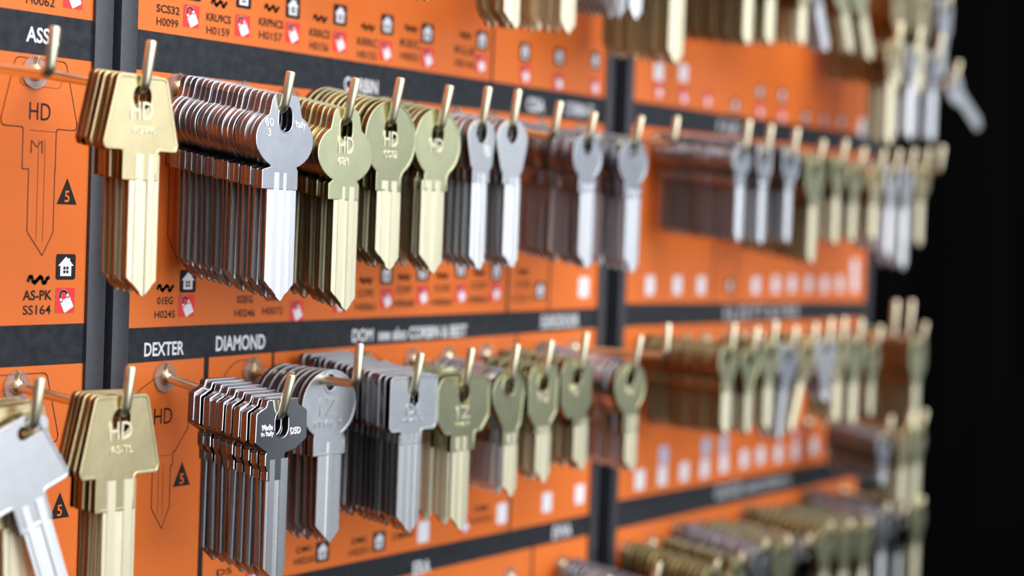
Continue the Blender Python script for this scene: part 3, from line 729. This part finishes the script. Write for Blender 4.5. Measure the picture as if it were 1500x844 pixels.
divider(PM, at(300, 600)[0], -189, -98, 2.6); divider(PM, at(400, 518)[0], -189, -98, 1.4); divider(PM, at(756, 500)[0], -189, -97, 1.5)
divider(PM, at(743, 430)[0], -86, 6, 2.0); divider(PM, at(804, 425)[0], -86, 6, 1.4); divider(PM, at(722, 60)[0], 19, 105, 1.6); divider(PM, at(780, 810)[0], -300, -199, 1.6)
for s1, s2, x, y in (('D5', 'H0085', 328, 838), ('DM1', 'H0250', 445, 805), ('DM2', 'H0251', 526, 792), ('DM5', 'DM40', 590, 768), ('DM6', 'H025', 705, 745)):
    code(PM, s1, x - 11, x + 11, y - 5, y + 4, .018); code(PM, s2, x - 15, x + 15, y + 11, y + 21)
padlock(PM, 370, 845, 8.2); house(PM, 472, 808, 8.4); house(PM, 555, 793, 8.4); padlock(PM, 680, 768, 8)
for x, y in ((620, 779), (735, 752), (801, 736), (849, 724)): sticker(PM, x, y, 8, 9.5)
# right panel printing
for x in (1069,): house(PRT, x, 419, 8)
for x, y in ((952, 418), (992, 418), (1027, 418), (1107, 418), (1136, 417), (1160, 416), (1185, 416), (1208, 417), (1230, 416), (1252, 416), (1252, 392)): sticker(PRT, x, y, 9, 10)
for x, y in ((965, 105), (1001, 107)): sticker(PRT, x, y, 9, 9)
for x, y in ((965, 132), (1001, 140), (1036, 145), (1113, 161), (1145, 168)): padlock(PRT, x, y, 8.4)
for x, y in ((1077, 155), (1113, 135), (1146, 140), (1180, 172), (1207, 175), (1232, 179)): house(PRT, x, y, 8)
sticker(PRT, 1263, 187, 10, 11)
for x, y in ((937, 703), (970, 697), (1002, 691), (1032, 686), (1060, 679), (1090, 672), (1114, 667), (1140, 664), (1165, 661), (1192, 654), (1215, 648), (1242, 645)): sticker(PRT, x, y, 9.5, 10.5)
for x, y in ((972, 667), (1034, 655), (1060, 651)): sticker(PRT, x, y, 9.5, 10, 'grey_print')
padlock(PRT, 1165, 636, 8.4)
for x, y in ((1045, 400), (1080, 400), (1190, 380)): divider(PRT, at(x, y)[0], -84, 8, 1.2, 'line_ink')

# ------------------------------------------------------------------ the setting
def slab(name, x0, x1, y0, y1, z0, z1, mt):
    bm = bmesh.new(); box(bm, x0, x1, y0, y1, z0, z1); o = link(name, to_mesh(bm, name, 0), mt); o['kind'] = 'structure'; return o
slab('floor', -4, 9, -5, 2.6, -.1, 0, M['floor'])
slab('wall_back', -4, 9, 2.5, 2.6, 0, 3.2, M['wall'])

# ------------------------------------------------------------------ light: daylight through the open shop front, and ceiling lamps
w = bpy.data.worlds.new('daylight'); SC.world = w; w.use_nodes = True
nt = w.node_tree; bg = nt.nodes['Background']
tc = nt.nodes.new('ShaderNodeTexCoord')
def lobe(d, pw, col):
    d = Vector(d).normalized()
    v = nt.nodes.new('ShaderNodeVectorMath'); v.operation = 'DOT_PRODUCT'; v.inputs[1].default_value = d
    nt.links.new(tc.outputs['Generated'], v.inputs[0])
    a = nt.nodes.new('ShaderNodeMath'); a.operation = 'MAXIMUM'; a.inputs[1].default_value = 0; nt.links.new(v.outputs['Value'], a.inputs[0])
    b = nt.nodes.new('ShaderNodeMath'); b.operation = 'POWER'; b.inputs[1].default_value = pw; nt.links.new(a.outputs[0], b.inputs[0])
    s = nt.nodes.new('ShaderNodeVectorMath'); s.operation = 'SCALE'; s.inputs[0].default_value = col; nt.links.new(b.outputs[0], s.inputs['Scale'])
    return s.outputs['Vector']
_k = W3(71, -126, 51) - cl; DARK = (_k.x, -_k.y, _k.z)
acc = None
for lb in (lobe((.12, -1, .30), 5, (3.3, 3.45, 3.6)), lobe((-.1, -.25, 1), 3, (1.5, 1.5, 1.52)), lobe((.62, -.8, .08), 5, (.27, .31, .37))):  # last lobe added to lighten what the key bows reflect
    if acc is None: acc = lb
    else:
        ad = nt.nodes.new('ShaderNodeVectorMath'); ad.operation = 'ADD'; nt.links.new(acc, ad.inputs[0]); nt.links.new(lb, ad.inputs[1]); acc = ad.outputs['Vector']
ad = nt.nodes.new('ShaderNodeVectorMath'); ad.operation = 'ADD'; ad.inputs[1].default_value = (.085, .09, .095); nt.links.new(acc, ad.inputs[0])
dk = lobe(DARK, 90, (1, 1, 1))           # dark spot added to the sky where the polished key's reflection looks
inv = nt.nodes.new('ShaderNodeVectorMath'); inv.operation = 'SUBTRACT'; inv.inputs[0].default_value = (1.02, 1.02, 1.02); nt.links.new(dk, inv.inputs[1])
mu = nt.nodes.new('ShaderNodeVectorMath'); mu.operation = 'MULTIPLY'; nt.links.new(ad.outputs['Vector'], mu.inputs[0]); nt.links.new(inv.outputs['Vector'], mu.inputs[1])
nt.links.new(mu.outputs['Vector'], bg.inputs['Color']); bg.inputs['Strength'].default_value = 1.0
def area(name, loc, target, sx, sy, power, col=(1, 1, 1)):
    li = bpy.data.lights.new(name, 'AREA'); li.shape = 'RECTANGLE'; li.size = sx; li.size_y = sy; li.energy = power; li.color = col
    o = bpy.data.objects.new(name, li); COL.objects.link(o); o.location = loc
    o.rotation_euler = (Vector(target) - Vector(loc)).to_track_quat('-Z', 'Y').to_euler(); return o
area('ceiling_lamp', (.3, -1.0, 3.0), (.3, -.2, 1.4), 1.6, .5, 26, (1, .97, .92))

vs = SC.view_settings
vs.view_transform = 'Standard'; vs.look = 'None'; vs.gamma = 1; vs.use_curve_mapping = False; vs.exposure = 0
SC.cycles.max_bounces = 6; SC.cycles.glossy_bounces = 2; SC.cycles.diffuse_bounces = 2
